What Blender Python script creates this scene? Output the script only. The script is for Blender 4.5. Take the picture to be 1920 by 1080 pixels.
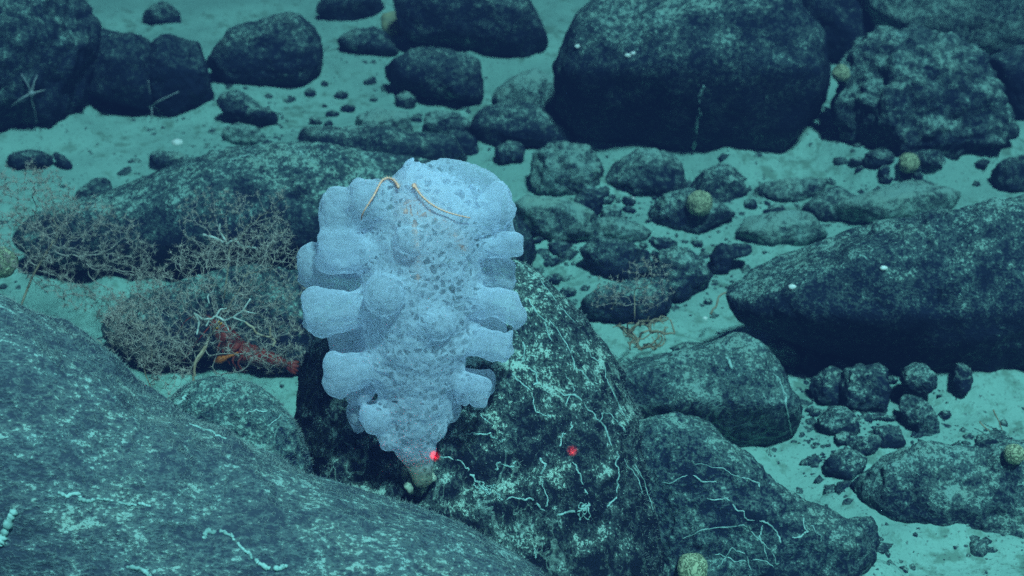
import bpy, bmesh, math, random
import numpy as np
from mathutils import Vector
from mathutils.bvhtree import BVHTree

random.seed(7); RNG = np.random.default_rng(7)
D = bpy.data
for o in list(D.objects): D.objects.remove(o)
scene = bpy.context.scene
COL = scene.collection

# ------------------------------------------------------------------ camera
PITCH = math.radians(30.0); H = 0.80; HFOV = math.radians(30.0)
FPX = 960.0 / math.tan(HFOV/2)
CAM = np.array([0.0, 0.0, H])
FWD = np.array([0, math.cos(PITCH), -math.sin(PITCH)])
RGT = np.array([1.0, 0, 0])
UPV = np.array([0, math.sin(PITCH), math.cos(PITCH)])
cd = D.cameras.new("camera"); cam = D.objects.new("camera", cd); COL.objects.link(cam)
cam.location = CAM; cam.rotation_euler = (math.pi/2 - PITCH, 0, 0)
cd.sensor_width = 36; cd.angle = HFOV; cd.clip_start = 0.02; cd.clip_end = 200
cd.dof.use_dof = True; cd.dof.focus_distance = 1.16; cd.dof.aperture_fstop = 14
scene.camera = cam

# ------------------------------------------------------------------ light
w = D.worlds.new("World"); scene.world = w; w.use_nodes = True
bg = w.node_tree.nodes["Background"]
bg.inputs[0].default_value = (0.014, 0.034, 0.070, 1); bg.inputs[1].default_value = 0.6
sl = D.lights.new("sun", 'SUN'); sun = D.objects.new("sun", sl); COL.objects.link(sun)
sl.energy = 5.0; sl.angle = math.radians(6); sl.color = (0.33, 0.86, 0.95)
SUNDIR = Vector((0.20, -0.36, 0.91)).normalized()          # towards the lamps of the vehicle overhead
sun.rotation_euler = SUNDIR.to_track_quat('Z', 'Y').to_euler(); sun.location = (0.5, 0, 3)
scene.view_settings.view_transform = 'Standard'; scene.view_settings.look = 'None'
scene.view_settings.exposure = 1.85; scene.view_settings.gamma = 1.0
scene.render.engine = 'CYCLES'
scene.cycles.use_denoising = False
scene.cycles.max_bounces = 8; scene.cycles.transparent_max_bounces = 24
scene.cycles.volume_bounces = 0; scene.cycles.transmission_bounces = 6

# ------------------------------------------------------------------ helpers
def P(px, py, t):
    px = np.asarray(px, float); py = np.asarray(py, float); t = np.asarray(t, float)
    a = ((px-960)/FPX)[..., None]; b = (-(py-540)/FPX)[..., None]
    return CAM + t[..., None]*(FWD + a*RGT + b*UPV)

def ground_t(py): return H/(math.sin(PITCH) + math.cos(PITCH)*(py-540)/FPX)

def h3(ix, iy, iz, seed):
    n = (ix.astype(np.uint32)*np.uint32(374761393) + iy.astype(np.uint32)*np.uint32(668265263)
         + iz.astype(np.uint32)*np.uint32(2246822519) + np.uint32((seed*3266489917) & 0xffffffff))
    n = (n ^ (n >> np.uint32(13)))*np.uint32(1274126177)
    n = (n ^ (n >> np.uint32(16)))*np.uint32(2654435761)
    return ((n ^ (n >> np.uint32(15))) & np.uint32(0xffffff)).astype(np.float64)/0xffffff

def vnoise(p, seed=0):
    q = np.floor(p).astype(np.int64); f = p-q; u = f*f*f*(f*(f*6-15)+10)
    r = 0
    for dx in (0, 1):
        wx = u[:, 0] if dx else 1-u[:, 0]
        for dy in (0, 1):
            wy = u[:, 1] if dy else 1-u[:, 1]
            for dz in (0, 1):
                wz = u[:, 2] if dz else 1-u[:, 2]
                r = r + wx*wy*wz*h3(q[:, 0]+dx, q[:, 1]+dy, q[:, 2]+dz, seed)
    return r*2-1

def fbm(p, octv=4, seed=0, gain=0.5):
    a, r, s = 1.0, 0, 0
    for k in range(octv):
        r = r + a*vnoise(p*(2.03**k)+k*17.3, seed+k); s += a; a *= gain
    return r/s

def worley(p, seed=0):
    q = np.floor(p).astype(np.int64); best = np.full(len(p), 9.0)
    for dx in (-1, 0, 1):
        for dy in (-1, 0, 1):
            for dz in (-1, 0, 1):
                c = q+np.array([dx, dy, dz])
                o = np.stack([h3(c[:, 0], c[:, 1], c[:, 2], seed+k) for k in (1, 2, 3)], 1)
                best = np.minimum(best, ((c+o-p)**2).sum(1))
    return np.sqrt(best)

def mesh_from(name, verts, faces, mat=None, smooth=True):
    me = D.meshes.new(name)
    verts = np.asarray(verts, np.float32)
    if isinstance(faces, np.ndarray):
        n, k = faces.shape
        me.vertices.add(len(verts)); me.vertices.foreach_set("co", verts.ravel())
        me.loops.add(n*k); me.loops.foreach_set("vertex_index", faces.astype(np.int32).ravel())
        me.polygons.add(n); me.polygons.foreach_set("loop_start", np.arange(0, n*k, k, dtype=np.int32))
        me.update(calc_edges=True)
    else:
        me.from_pydata([tuple(v) for v in verts], [], faces); me.update()
    me.polygons.foreach_set("use_smooth", np.full(len(me.polygons), smooth))
    if mat: me.materials.append(mat)
    return me

def link(name, me, parent=None, loc=None):
    o = D.objects.new(name, me); COL.objects.link(o)
    if parent is not None: o.parent = parent
    if loc is not None: o.location = loc
    return o

def tag(o, label=None, cat=None, group=None, kind=None):
    if label: o["label"] = label
    if cat: o["category"] = cat
    if group: o["group"] = group
    if kind: o["kind"] = kind
    return o

def thing(name, loc, label, cat, group=None):
    o = D.objects.new(name, None); COL.objects.link(o); o.location = loc; o.empty_display_size = 0.02
    return tag(o, label, cat, group)

class MB:
    """collects tubes, blobs and spikes into one mesh"""
    def __init__(self): self.v = []; self.f = []; self.n = 0
    def add(self, v, f):
        self.v.append(np.asarray(v, float)); self.f += [tuple(i+self.n for i in q) for q in f]; self.n += len(v)
    def tube(self, pts, rad, sides=6, smooth=3, cap=True):
        pts = np.asarray(pts, float); rad = np.broadcast_to(np.asarray(rad, float), (len(pts),)).copy()
        if smooth > 1 and len(pts) > 2:
            pp = np.vstack([2*pts[0]-pts[1], pts, 2*pts[-1]-pts[-2]]); out = []; ro = []
            for i in range(len(pts)-1):
                a, b, c, d = pp[i:i+4]
                for k in range(smooth):
                    t = k/smooth
                    out.append(0.5*(2*b+(c-a)*t+(2*a-5*b+4*c-d)*t*t+(3*b-a-3*c+d)*t**3)); ro.append(rad[i]*(1-t)+rad[i+1]*t)
            out.append(pts[-1]); ro.append(rad[-1]); pts = np.array(out); rad = np.array(ro)
        T = np.gradient(pts, axis=0); T /= np.linalg.norm(T, axis=1)[:, None]+1e-12
        ref = np.array([0.31, 0.22, 0.92]) if abs(T[0, 2]) < 0.9 else np.array([1., 0.1, 0])
        vs = []
        for i in range(len(pts)):
            a = np.cross(T[i], ref); a /= np.linalg.norm(a)+1e-12; b = np.cross(a, T[i]); ref = b
            for k in range(sides):
                an = 2*math.pi*k/sides
                vs.append(pts[i]+rad[i]*(math.cos(an)*a+math.sin(an)*b))
        fs = []
        for i in range(len(pts)-1):
            for k in range(sides):
                k2 = (k+1) % sides
                fs.append((i*sides+k2, i*sides+k, (i+1)*sides+k, (i+1)*sides+k2))
        if cap:
            fs.append(tuple(range(sides))); fs.append(tuple((len(pts)-1)*sides+k for k in reversed(range(sides))))
        self.add(vs, fs)
    def spike(self, a, b, r):
        a = np.asarray(a, float); b = np.asarray(b, float); t = b-a; t = t/(np.linalg.norm(t)+1e-12)
        x = np.cross(t, [0.3, 0.5, 0.81]); x /= np.linalg.norm(x)+1e-12; y = np.cross(t, x)
        self.add([a+r*x, a-r*0.5*x+r*0.87*y, a-r*0.5*x-r*0.87*y, b], [(0, 1, 3), (1, 2, 3), (2, 0, 3)])
    def blob(self, c, r, sub=2, amp=0.15, seed=0):
        v, f = ico(sub); d = 1+amp*fbm(v*1.7+seed*3.1, 2, seed)
        self.add(np.asarray(c)+v*d[:, None]*np.asarray(r), [tuple(q) for q in f])
    def build(self, name, mat, parent=None, origin=(0, 0, 0)):
        me = mesh_from(name, np.vstack(self.v)-np.asarray(origin), self.f, mat)
        return link(name, me, parent)

_ico = {}
def ico(sub):
    if sub not in _ico:
        bm = bmesh.new(); bmesh.ops.create_icosphere(bm, subdivisions=sub, radius=1)
        v = np.array([x.co[:] for x in bm.verts]); f = np.array([[q.index for q in x.verts] for x in bm.faces])
        bm.free(); _ico[sub] = (v, f)
    return _ico[sub]

# ------------------------------------------------------------------ materials
class NT:
    def __init__(self, name):
        self.m = D.materials.new(name); self.m.use_nodes = True
        self.t = self.m.node_tree; self.t.nodes.clear()
        self.out = self.t.nodes.new("ShaderNodeOutputMaterial")
    def n(self, kind, ins=None, **kw):
        x = self.t.nodes.new(kind)
        for k, v in kw.items(): setattr(x, k, v)
        for k, v in (ins or {}).items(): self.put(x.inputs[k], v)
        return x
    def put(self, sock, v):
        if isinstance(v, bpy.types.NodeSocket): self.t.links.new(v, sock)
        else: sock.default_value = v
    def math(self, op, a, b=0.0, c=0.0, clamp=False):
        x = self.n("ShaderNodeMath", {0: a, 1: b, 2: c}, operation=op, use_clamp=clamp); return x.outputs[0]
    def ramp(self, v, lo, hi, a=0.0, b=1.0):
        x = self.n("ShaderNodeMapRange", {0: v, 1: lo, 2: hi, 3: a, 4: b}, interpolation_type='SMOOTHSTEP'); return x.outputs[0]
    def noise(self, vec, scale, detail=4, rough=0.55, dist=0.0):
        return self.n("ShaderNodeTexNoise", {"Vector": vec, "Scale": scale, "Detail": detail, "Roughness": rough, "Distortion": dist}).outputs[0]
    def mix(self, f, a, b):
        x = self.n("ShaderNodeMix", data_type='RGBA'); self.put(x.inputs[0], f); self.put(x.inputs[6], a); self.put(x.inputs[7], b); return x.outputs[2]
    def coords(self, rand=True):
        tc = self.n("ShaderNodeTexCoord").outputs["Object"]
        if not rand: return tc
        r = self.n("ShaderNodeObjectInfo").outputs["Random"]
        return self.n("ShaderNodeVectorMath", {0: tc, 1: self.math('MULTIPLY', r, 40.0)}, operation='ADD').outputs[0]

SED = (0.28, 0.46, 0.41, 1)
def rock_mat(name, dust=0.0, top=0.35, vein=0.0, scale=1.0, dark=(0.012, 0.019, 0.038), stretch=None, fleck=0.85, patch=0.0, sed=SED, mid=0.34):
    m = NT(name); co = m.coords()
    if stretch: co = m.n('ShaderNodeVectorMath', {0: co, 1: stretch}, operation='MULTIPLY').outputs[0]
    nz = m.n("ShaderNodeSeparateXYZ", {0: m.n("ShaderNodeNewGeometry").outputs["Normal"]}).outputs[2]
    n1 = m.noise(co, 38*scale, 5, 0.6); n2 = m.noise(co, 210*scale, 5, 0.72); n3 = m.noise(co, 9*scale, 3, 0.5)
    n4 = m.noise(co, 620*scale, 3, 0.65)
    half = lambda v, k: m.math('MULTIPLY', m.math('SUBTRACT', v, 0.5), k)
    silt = m.math('ADD', m.math('MULTIPLY', m.math('SUBTRACT', m.ramp(nz, 0.15, 0.95), 0.4), top), dust)
    clump = m.math('ADD', half(n1, 1.9), half(n3, 0.8))
    grain = m.math('ADD', half(n2, 3.0), half(n4, 2.2))
    s = m.math('ADD', m.math('ADD', silt, clump), grain)
    film = m.ramp(s, -0.40, 0.50, 0.0, mid)                  # thin film of silt
    fac = m.math('MAXIMUM', film, m.ramp(s, 0.26, 0.60, 0.0, fleck))   # thick silt and crust flecks
    if vein > 0:
        vn = m.noise(co, 42*scale, 3, 0.55, 0.6)
        v = m.math('ABSOLUTE', m.math('SUBTRACT', vn, 0.5))
        gate = m.ramp(m.math('ADD', n3, m.math('MULTIPLY', n2, 0.6)), 0.70, 0.95)
        line = m.math('MULTIPLY', m.ramp(v, 0.010, 0.030, 1.0, 0.0), gate)
        fac = m.math('MAXIMUM', fac, m.math('MULTIPLY', line, vein))
    if patch > 0:
        pv = m.noise(co, 16*scale, 6, 0.68, 0.4)
        fac = m.math('MAXIMUM', fac, m.math('MULTIPLY', m.ramp(m.math('ADD', pv, m.math('MULTIPLY', n2, 0.7)), 0.97, 1.12), patch))
    tint = m.mix(m.noise(co, 60*scale, 3), sed, tuple(c*k for c, k in zip(sed[:3], (1.1, 0.92, 0.78)))+(1,))
    col = m.mix(fac, dark+(1,), tint)
    hgt = m.math('ADD', m.math('MULTIPLY', n2, 1.0), m.math('MULTIPLY', fac, 0.6))
    hgt = m.math('ADD', hgt, m.math('MULTIPLY', n4, 0.5))
    bp = m.n("ShaderNodeBump", {"Strength": 0.75, "Distance": 0.0028, "Height": hgt})
    b = m.n("ShaderNodeBsdfPrincipled", {"Base Color": col, "Roughness": 0.92, "Normal": bp.outputs[0]})
    b.inputs["Specular IOR Level"].default_value = 0.12
    m.t.links.new(b.outputs[0], m.out.inputs[0]); return m.m

def plain_mat(name, c, c2=None, scale=200, rough=0.8, trans=0.0, spec=0.2):
    m = NT(name); co = m.coords()
    col = m.mix(m.ramp(m.noise(co, scale, 4), 0.35, 0.65), tuple(c)+(1,), tuple(c2 or c)+(1,))
    b = m.n("ShaderNodeBsdfPrincipled", {"Base Color": col, "Roughness": rough}); b.inputs["Specular IOR Level"].default_value = spec
    bp = m.n("ShaderNodeBump", {"Strength": 0.4, "Distance": 0.001, "Height": m.noise(co, scale*2, 3)}); m.t.links.new(bp.outputs[0], b.inputs["Normal"])
    sh = b.outputs[0]
    if trans:
        tr = m.n("ShaderNodeBsdfTranslucent", {"Color": col}); sh = m.n("ShaderNodeMixShader", {0: trans, 1: sh, 2: tr.outputs[0]}).outputs[0]
    m.t.links.new(sh, m.out.inputs[0]); return m.m

def sand_mat():
    m = NT("silt"); co = m.coords(False)
    n1 = m.noise(co, 9, 5, 0.6); n2 = m.noise(co, 70, 6, 0.65); n3 = m.noise(co, 380, 3, 0.6)
    c = m.mix(m.ramp(n1, 0.35, 0.68), (0.23, 0.38, 0.315, 1), (0.30, 0.485, 0.40, 1))
    c = m.mix(m.ramp(m.math('ADD', n2, m.math('MULTIPLY', n1, 0.7)), 0.86, 1.04, 0.0, 0.8), c, (0.135, 0.215, 0.16, 1))
    c = m.mix(m.ramp(n3, 0.58, 0.70, 0.0, 0.8), c, (0.08, 0.095, 0.09, 1))
    c = m.mix(m.ramp(n3, 0.27, 0.34, 0.35, 0.0), c, (0.45, 0.6, 0.55, 1))
    hgt = m.math('ADD', m.math('MULTIPLY', n2, 1.6), m.math('MULTIPLY', n3, 0.4))
    bp = m.n("ShaderNodeBump", {"Strength": 0.6, "Distance": 0.003, "Height": hgt})
    b = m.n("ShaderNodeBsdfPrincipled", {"Base Color": c, "Roughness": 0.95, "Normal": bp.outputs[0]}); b.inputs["Specular IOR Level"].default_value = 0.1
    m.t.links.new(b.outputs[0], m.out.inputs[0]); return m.m

M = {
 'dark':   rock_mat("dark_rock", dust=-0.24, top=0.50, mid=0.24, fleck=0.7),
 'mottle': rock_mat("mottled_rock", dust=-0.03, top=0.62, patch=0.55, mid=0.28, fleck=0.9),
 'dusty':  rock_mat("silted_rock", dust=0.14, top=0.6, patch=0.6),
 'pale':   rock_mat("buried_rock", dust=0.40, top=0.5, mid=0.5),
 'vein':   rock_mat("veined_rock", dust=0.04, top=0.50, vein=0.55, patch=0.4, mid=0.34, fleck=0.8),
 'host':   rock_mat("crusted_rock", dust=-0.06, top=1.05, vein=0.75, patch=0.35, scale=1.2, stretch=(1.0, 1.0, 0.6), sed=(0.36, 0.53, 0.47, 1), dark=(0.008, 0.012, 0.022), mid=0.20, fleck=1.0),
 'fore':   rock_mat("near_rock", dust=0.0, top=0.34, patch=0.75, mid=0.26, scale=1.1, stretch=(0.55, 1.0, 1.0), dark=(0.046, 0.055, 0.074), sed=(0.36, 0.54, 0.50, 1), fleck=0.80),
 'sand':   sand_mat(),
}

# ------------------------------------------------------------------ ground
def axis(lo, hi, a, b, step):
    mid = np.arange(a, b+1e-6, step); out = [b]; s = step
    while out[-1] < hi: s *= 1.18; out.append(out[-1]+s)
    lo_ = [a]; s = step
    while lo_[-1] > lo: s *= 1.18; lo_.append(lo_[-1]-s)
    return np.concatenate([lo_[:0:-1], mid, out[1:]])
def ground_z(x, y):
    p = np.stack([x, y, np.zeros_like(x)], 1)
    return 0.013*fbm(p*5, 4, 31)+0.006*fbm(p*24, 5, 32)-0.002
gx = axis(-9, 9, -0.72, 0.72, 0.005); gy = axis(-6, 14, 0.7, 2.3, 0.005)
X, Y = np.meshgrid(gx, gy); nx, ny = len(gx), len(gy)
Z = ground_z(X.ravel(), Y.ravel())
i = np.arange(nx*ny).reshape(ny, nx)
GF = np.stack([i[:-1, :-1], i[:-1, 1:], i[1:, 1:], i[1:, :-1]], -1).reshape(-1, 4)

# ------------------------------------------------------------------ rocks
ROCKS = {}; SKIRT = []
def rock(key, name, label, poly, mat, t=None, thick=0.75, sub=5, amp=0.07, box=0.8, cat=None, group=None, seed=None, sink=0.0, knob=0.03, fine=0.004, skirt=True, lean=0.0, knee=0.1, ridge=0.05, embed=0.0, facets=7):
    poly = np.array(poly, float)
    if embed: y0_ = poly[:, 1].min(); poly[:, 1] = y0_+(poly[:, 1]-y0_)*(1+0.35*embed)
    seed = seed or (abs(hash_str(key)) % 900+1)
    nxt = np.roll(poly, -1, 0); cr = poly[:, 0]*nxt[:, 1]-nxt[:, 0]*poly[:, 1]; A = cr.sum()/2
    c = ((poly+nxt)*cr[:, None]).sum(0)/(6*A)
    ybot = poly[:, 1].max()
    auto = t is None
    if t is None: t = ground_t(ybot-3)-sink+embed*thick*0.45*math.sqrt(np.ptp(poly[:, 0])*np.ptp(poly[:, 1]))/2*1.4/FPX
    if auto:                                                  # stand on the real height of the silt there
        b_ = P(c[0], ybot, t); t = t*(1-float(ground_z(b_[:1], b_[1:2])[0])/H)
    k = t/FPX
    rel = (poly-c)*np.array([1, -1])
    th = np.linspace(-math.pi, math.pi, 361)[:-1]; R = np.zeros(360)
    a, b = rel, np.roll(rel, -1, 0)
    for j, an in enumerate(th):
        d = np.array([math.cos(an), math.sin(an)]); best = 0
        for s0, s1 in zip(a, b):
            e = s1-s0; den = d[0]*e[1]-d[1]*e[0]
            if abs(den) < 1e-9: continue
            tt = (s0[0]*e[1]-s0[1]*e[0])/den; uu = (s0[0]*d[1]-s0[1]*d[0])/den
            if tt > 0 and -1e-6 <= uu <= 1+1e-6: best = max(best, tt)
        R[j] = best
    ker = np.exp(-0.5*(np.arange(-12, 13)/4.0)**2); ker /= ker.sum()
    R = np.convolve(np.concatenate([R[-12:], R, R[:12]]), ker, 'valid')
    v, f = ico(sub)
    # view frame: a right, b up, c towards the camera
    an = np.arctan2(v[:, 1], v[:, 0]); s = np.hypot(v[:, 0], v[:, 1])
    r = np.interp(an, np.append(th, math.pi), np.append(R, R[0]))*k
    size = math.sqrt(abs(A)/math.pi)*k
    T = thick*size
    sb = s**box
    q = np.stack([r*sb*np.cos(an), r*sb*np.sin(an), T*np.sign(v[:, 2])*np.abs(v[:, 2])**0.9], 1)
    dirn = q/(np.linalg.norm(q, axis=1)[:, None]+1e-9)
    L = q/size
    if facets:
        fr = np.random.default_rng(seed)
        for _ in range(facets):
            n_ = fr.normal(0, 1, 3); n_[2] = abs(n_[2])*0.9; n_ /= np.linalg.norm(n_); h_ = q@n_; lim = h_.max()*fr.uniform(0.78, 0.95)
            over = np.maximum(h_-lim, 0); q = q-n_*(over*0.88)[:, None]
    disp = amp*size*fbm(L*1.6+seed, 3, seed)*np.where(np.abs(v[:, 2]) < 0.25, 0.5, 1)
    wl = worley(L*3.2+seed*0.7, seed)
    disp += knob*size*(0.55-wl)+0.45*knob*size*(0.55-worley(L*8.5+seed*0.3, seed+3))
    disp += ridge*size*(0.22-np.abs(fbm(L*3.6+seed*1.3, 4, seed+9)))
    disp += fine*fbm(q*60+seed, 4, seed+5, 0.6)
    q = q+dirn*disp[:, None]
    q[:, 2] += lean*np.minimum(q[:, 1]-knee*size, 0)
    cw = P(c[0], c[1], t)
    W = cw + q[:, :1]*RGT + q[:, 1:2]*UPV - q[:, 2:3]*FWD
    org = np.array([cw[0], cw[1], W[:, 2].min()])
    me = mesh_from(name, W-org, f, M[mat] if isinstance(mat, str) else mat)
    o = link(name, me, None, org)
    tag(o, label, cat or ('boulder' if 'boulder' in name else name.split('_')[-1]), group)
    ROCKS[key] = dict(o=o, W=W, f=f, c=cw, size=size, org=org, bvh=None)
    if skirt:
        gz_ = float(ground_z(cw[:1], cw[1:2])[0]); low = W[np.abs(W[:, 2]-gz_) < min(0.02, 0.5*size)]
        if len(low) > 8: lw = low[::max(1, len(low)//160), :2]; SKIRT.append(np.column_stack([lw, np.full(len(lw), min(0.017, 0.22*size))]))
    return o
def hash_str(s):
    h = 7
    for ch in s: h = (h*131+ord(ch)) % 1000003
    return h
def ell(cx, cy, rx, ry, rot=0, n=14, jit=0.10):
    r = random.Random(int(cx*31+cy*17)); out = []
    for j in range(n):
        a = 2*math.pi*j/n; m = 1+r.uniform(-jit, jit); x, y = rx*m*math.cos(a), ry*m*math.sin(a)
        ca, sa = math.cos(math.radians(rot)), math.sin(math.radians(rot))
        out.append((cx+x*ca-y*sa, cy+x*sa+y*ca))
    return out
def hit(key, px, py, off=0.0):
    R = ROCKS[key]
    if R['bvh'] is None: R['bvh'] = BVHTree.FromPolygons([tuple(v) for v in R['W']], [tuple(q) for q in R['f']])
    d = P(px, py, 1.0)-CAM; d /= np.linalg.norm(d)
    loc, nrm, _, _ = R['bvh'].ray_cast(Vector(CAM), Vector(d))
    if loc is None: return None, None
    return np.array(loc)+np.array(nrm)*off, np.array(nrm)

BIG = "large boulders around the sponge"
rock('F1', 'boulder', "big grey-blue slab boulder filling the near lower left, streaked with pale tubes",
     [(-520,700),(-300,560),(-100,535),(0,552),(100,600),(200,665),(300,752),(420,808),(520,864),(610,912),(690,930),(780,953),(860,983),(940,1022),(1040,1088),(1120,1180),(1100,1330),(900,1450),(500,1540),(0,1550),(-450,1350),(-560,1000)],
     'fore', t=1.10, thick=0.42, sub=7, amp=0.03, box=0.75, knob=0.014, fine=0.004, skirt=False, facets=0)
rock('S', 'boulder', "dark crusted boulder carrying the big white sponge, netted with pale worm tubes",
     [(560,720),(600,620),(680,540),(800,490),(900,470),(965,478),(1020,525),(1090,590),(1145,660),(1192,760),(1226,850),(1248,950),(1262,1080),(1240,1230),(1100,1330),(850,1330),(650,1250),(560,1100),(545,900)],
     'host', t=1.27, thick=0.5, sub=7, amp=0.035, box=0.72, knob=0.02, fine=0.004, skirt=False, facets=0)
rock('B21', 'boulder', "small rounded silty boulder wedged between the near corner boulder and sponge rock",
     [(296,790),(330,738),(370,713),(420,708),(470,720),(520,750),(560,800),(578,852),(585,920),(540,980),(420,960),(320,880)],
     'vein', t=1.20, thick=0.6, sub=6, amp=0.04, facets=0)
rock('B19', 'boulder', "low dark boulder mostly hidden behind the tan bushy coral, left of the sponge",
     [(165,610),(230,562),(330,522),(450,500),(560,500),(650,540),(690,640),(640,720),(480,690),(380,670),(260,680)], 'mottle', thick=0.55, sub=6)
rock('B17', 'boulder', "long low boulder stretching behind the sponge and coral, silted along its back",
     [(0,402),(80,378),(170,366),(260,336),(350,303),(450,276),(560,270),(680,280),(800,296),(920,350),(1000,415),(1017,468),(900,520),(700,525),(560,495),(430,490),(300,478),(180,492),(80,482),(10,450)],
     'mottle', thick=0.55, sub=6, amp=0.05, lean=0.1, embed=0.3, facets=3)
rock('B18', 'boulder', "thin dark ridge of rock lying just behind the long low boulder",
     [(523,255),(560,237),(640,240),(730,234),(800,248),(870,252),(896,275),(880,297),(800,305),(700,300),(600,290),(540,275)], 'mottle', thick=0.9, sub=5, embed=0.6)
rock('B1', 'boulder', "mottled black boulder in the top left corner with a pale brittle star on it",
     [(-160,-60),(60,-70),(150,-10),(185,60),(177,130),(162,190),(120,228),(60,236),(10,258),(-60,280),(-150,260),(-220,120)], 'mottle', thick=0.7, sub=6, knob=0.06, fine=0.008, lean=0.2)
rock('B2a', 'boulder', "black lumpy boulder between the top left corner boulder and its rounder neighbour",
     [(155,110),(185,50),(215,38),(250,48),(290,90),(296,150),(282,202),(225,207),(165,192)], 'dark', thick=0.8, sub=5, sink=0.03, lean=0.4)
rock('B2b', 'boulder', "rounded black boulder with silty top and a pale brittle star at its foot",
     [(262,120),(290,75),(330,54),(362,70),(382,110),(394,170),(389,210),(345,233),(308,224),(280,195),(262,150)], 'dark', thick=0.9, sub=6, lean=0.5)
rock('B3', 'boulder', "egg shaped speckled boulder alone on pale silt near the upper left",
     [(383,118),(395,90),(430,55),(480,38),(530,26),(557,25),(592,50),(607,85),(603,122),(570,148),(510,156),(460,158),(400,150)], 'mottle', thick=0.8, sub=6, amp=0.04, embed=0.3, facets=2)
rock('B6', 'boulder', "black boulder cut by the top edge, left of the yellowish block sponge",
     [(588,20),(610,-20),(700,-30),(722,10),(716,42),(670,52),(622,44)], 'dark', thick=0.8, sub=5, lean=0.4)
rock('B9', 'boulder', "angular black boulder at the top edge beside the yellowish block sponge",
     [(735,-30),(742,40),(770,78),(850,84),(900,112),(940,120),(980,136),(1008,138),(1036,90),(1032,50),(1000,5),(960,-30),(850,-50)], 'mottle', thick=0.7, sub=6, amp=0.1, box=0.6, lean=0.4)
rock('B10', 'boulder', "silt dusted flat topped boulder under the angular black one at top centre",
     [(710,135),(730,105),(780,90),(850,85),(892,98),(906,130),(906,172),(885,190),(850,172),(800,166),(740,152)], 'mottle', thick=0.8, sub=5, embed=0.5)
rock('B11', 'boulder', "huge black block boulder at top right of centre with a shaded front face",
     [(1034,150),(1040,110),(1075,50),(1110,0),(1180,-40),(1350,-60),(1480,-35),(1512,30),(1547,80),(1568,130),(1584,200),(1592,270),(1560,305),(1510,326),(1430,331),(1350,326),(1260,302),(1180,290),(1110,272),(1070,245),(1045,220)],
     'mottle', thick=0.6, sub=6, amp=0.07, box=0.55, lean=1.0, knee=0.0)
rock('B12', 'boulder', "low black boulder touching the left foot of the huge black block",
     [(880,235),(900,202),(960,184),(1010,198),(1060,230),(1090,262),(1040,274),(960,268),(920,272)], 'mottle', thick=0.9, sub=5, embed=0.4)
rock('B14b', 'boulder', "black boulder filling the gap behind the huge block and the lumpy mound",
     [(1470,-40),(1560,-50),(1660,30),(1640,90),(1580,125),(1530,90)], 'dark', thick=0.7, sub=5, sink=0.02)
rock('B14', 'boulder', "broad smooth silt covered boulder in the top right corner, shaded underneath",
     [(1590,-80),(1700,-150),(1920,-160),(2120,-60),(2110,110),(1990,160),(1850,150),(1740,120),(1665,70),(1610,25)], 'pale', thick=0.7, sub=6, knob=0.0)
rock('B13', 'boulder', "lumpy silt dusted boulder right of the huge black block",
     [(1565,150),(1600,82),(1650,60),(1720,54),(1790,70),(1842,100),(1862,140),(1905,215),(1890,243),(1840,255),(1780,262),(1740,280),(1690,282),(1650,275),(1600,250),(1570,210)], 'dusty', thick=0.7, sub=6, knob=0.14, amp=0.12, ridge=0.10, embed=0.5)
rock('B15', 'boulder', "dark boulder cut by the right edge below the broad silt covered one",
     [(1845,110),(1900,88),(1980,85),(2030,160),(1960,245),(1912,222),(1870,170)], 'dark', thick=0.7, sub=5)
rock('B25', 'boulder', "very large boulder at the right edge with silty back and black overhanging front",
     [(1338,535),(1370,505),(1480,460),(1560,432),(1700,410),(1800,394),(1920,368),(2050,358),(2160,450),(2160,650),(2020,722),(1920,717),(1860,735),(1790,727),(1690,727),(1640,692),(1560,667),(1500,642),(1440,626),(1400,612),(1365,575)],
     'mottle', thick=0.45, sub=6, amp=0.05, box=0.6, knob=0.04, lean=0.8, knee=-0.15, ridge=0.10, facets=3)
rock('B23', 'boulder', "fibrous silted boulder with a black hollow at its lower right, right of sponge rock",
     [(1140,690),(1230,670),(1300,650),(1390,622),(1430,638),(1462,690),(1492,740),(1513,790),(1492,822),(1440,856),(1410,864),(1350,870),(1200,850),(1130,780)], 'vein', thick=0.6, sub=6, amp=0.05, box=0.65, lean=1.0, knee=0.0, facets=2)
rock('B24', 'boulder', "broad flat boulder webbed with pale tubes at the bottom, right of the sponge rock",
     [(1150,860),(1180,800),(1240,768),(1320,790),(1390,842),(1440,890),(1500,930),(1570,962),(1622,992),(1642,1045),(1610,1085),(1560,1150),(1400,1200),(1250,1180),(1190,1000)], 'vein', t=1.26, thick=0.4, sub=7, amp=0.07, box=0.7, knob=0.09, facets=0)
rock('B26', 'boulder', "mottled grainy mound of rock in the lower right corner",
     [(1578,900),(1640,855),(1720,830),(1800,835),(1920,828),(2050,850),(2110,1000),(2000,1080),(1900,1086),(1840,1070),(1790,1062),(1745,1015),(1700,985),(1640,965),(1600,935)], 'dusty', t=1.335, thick=0.34, sub=6, knob=0.10, amp=0.10, facets=5)

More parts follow.
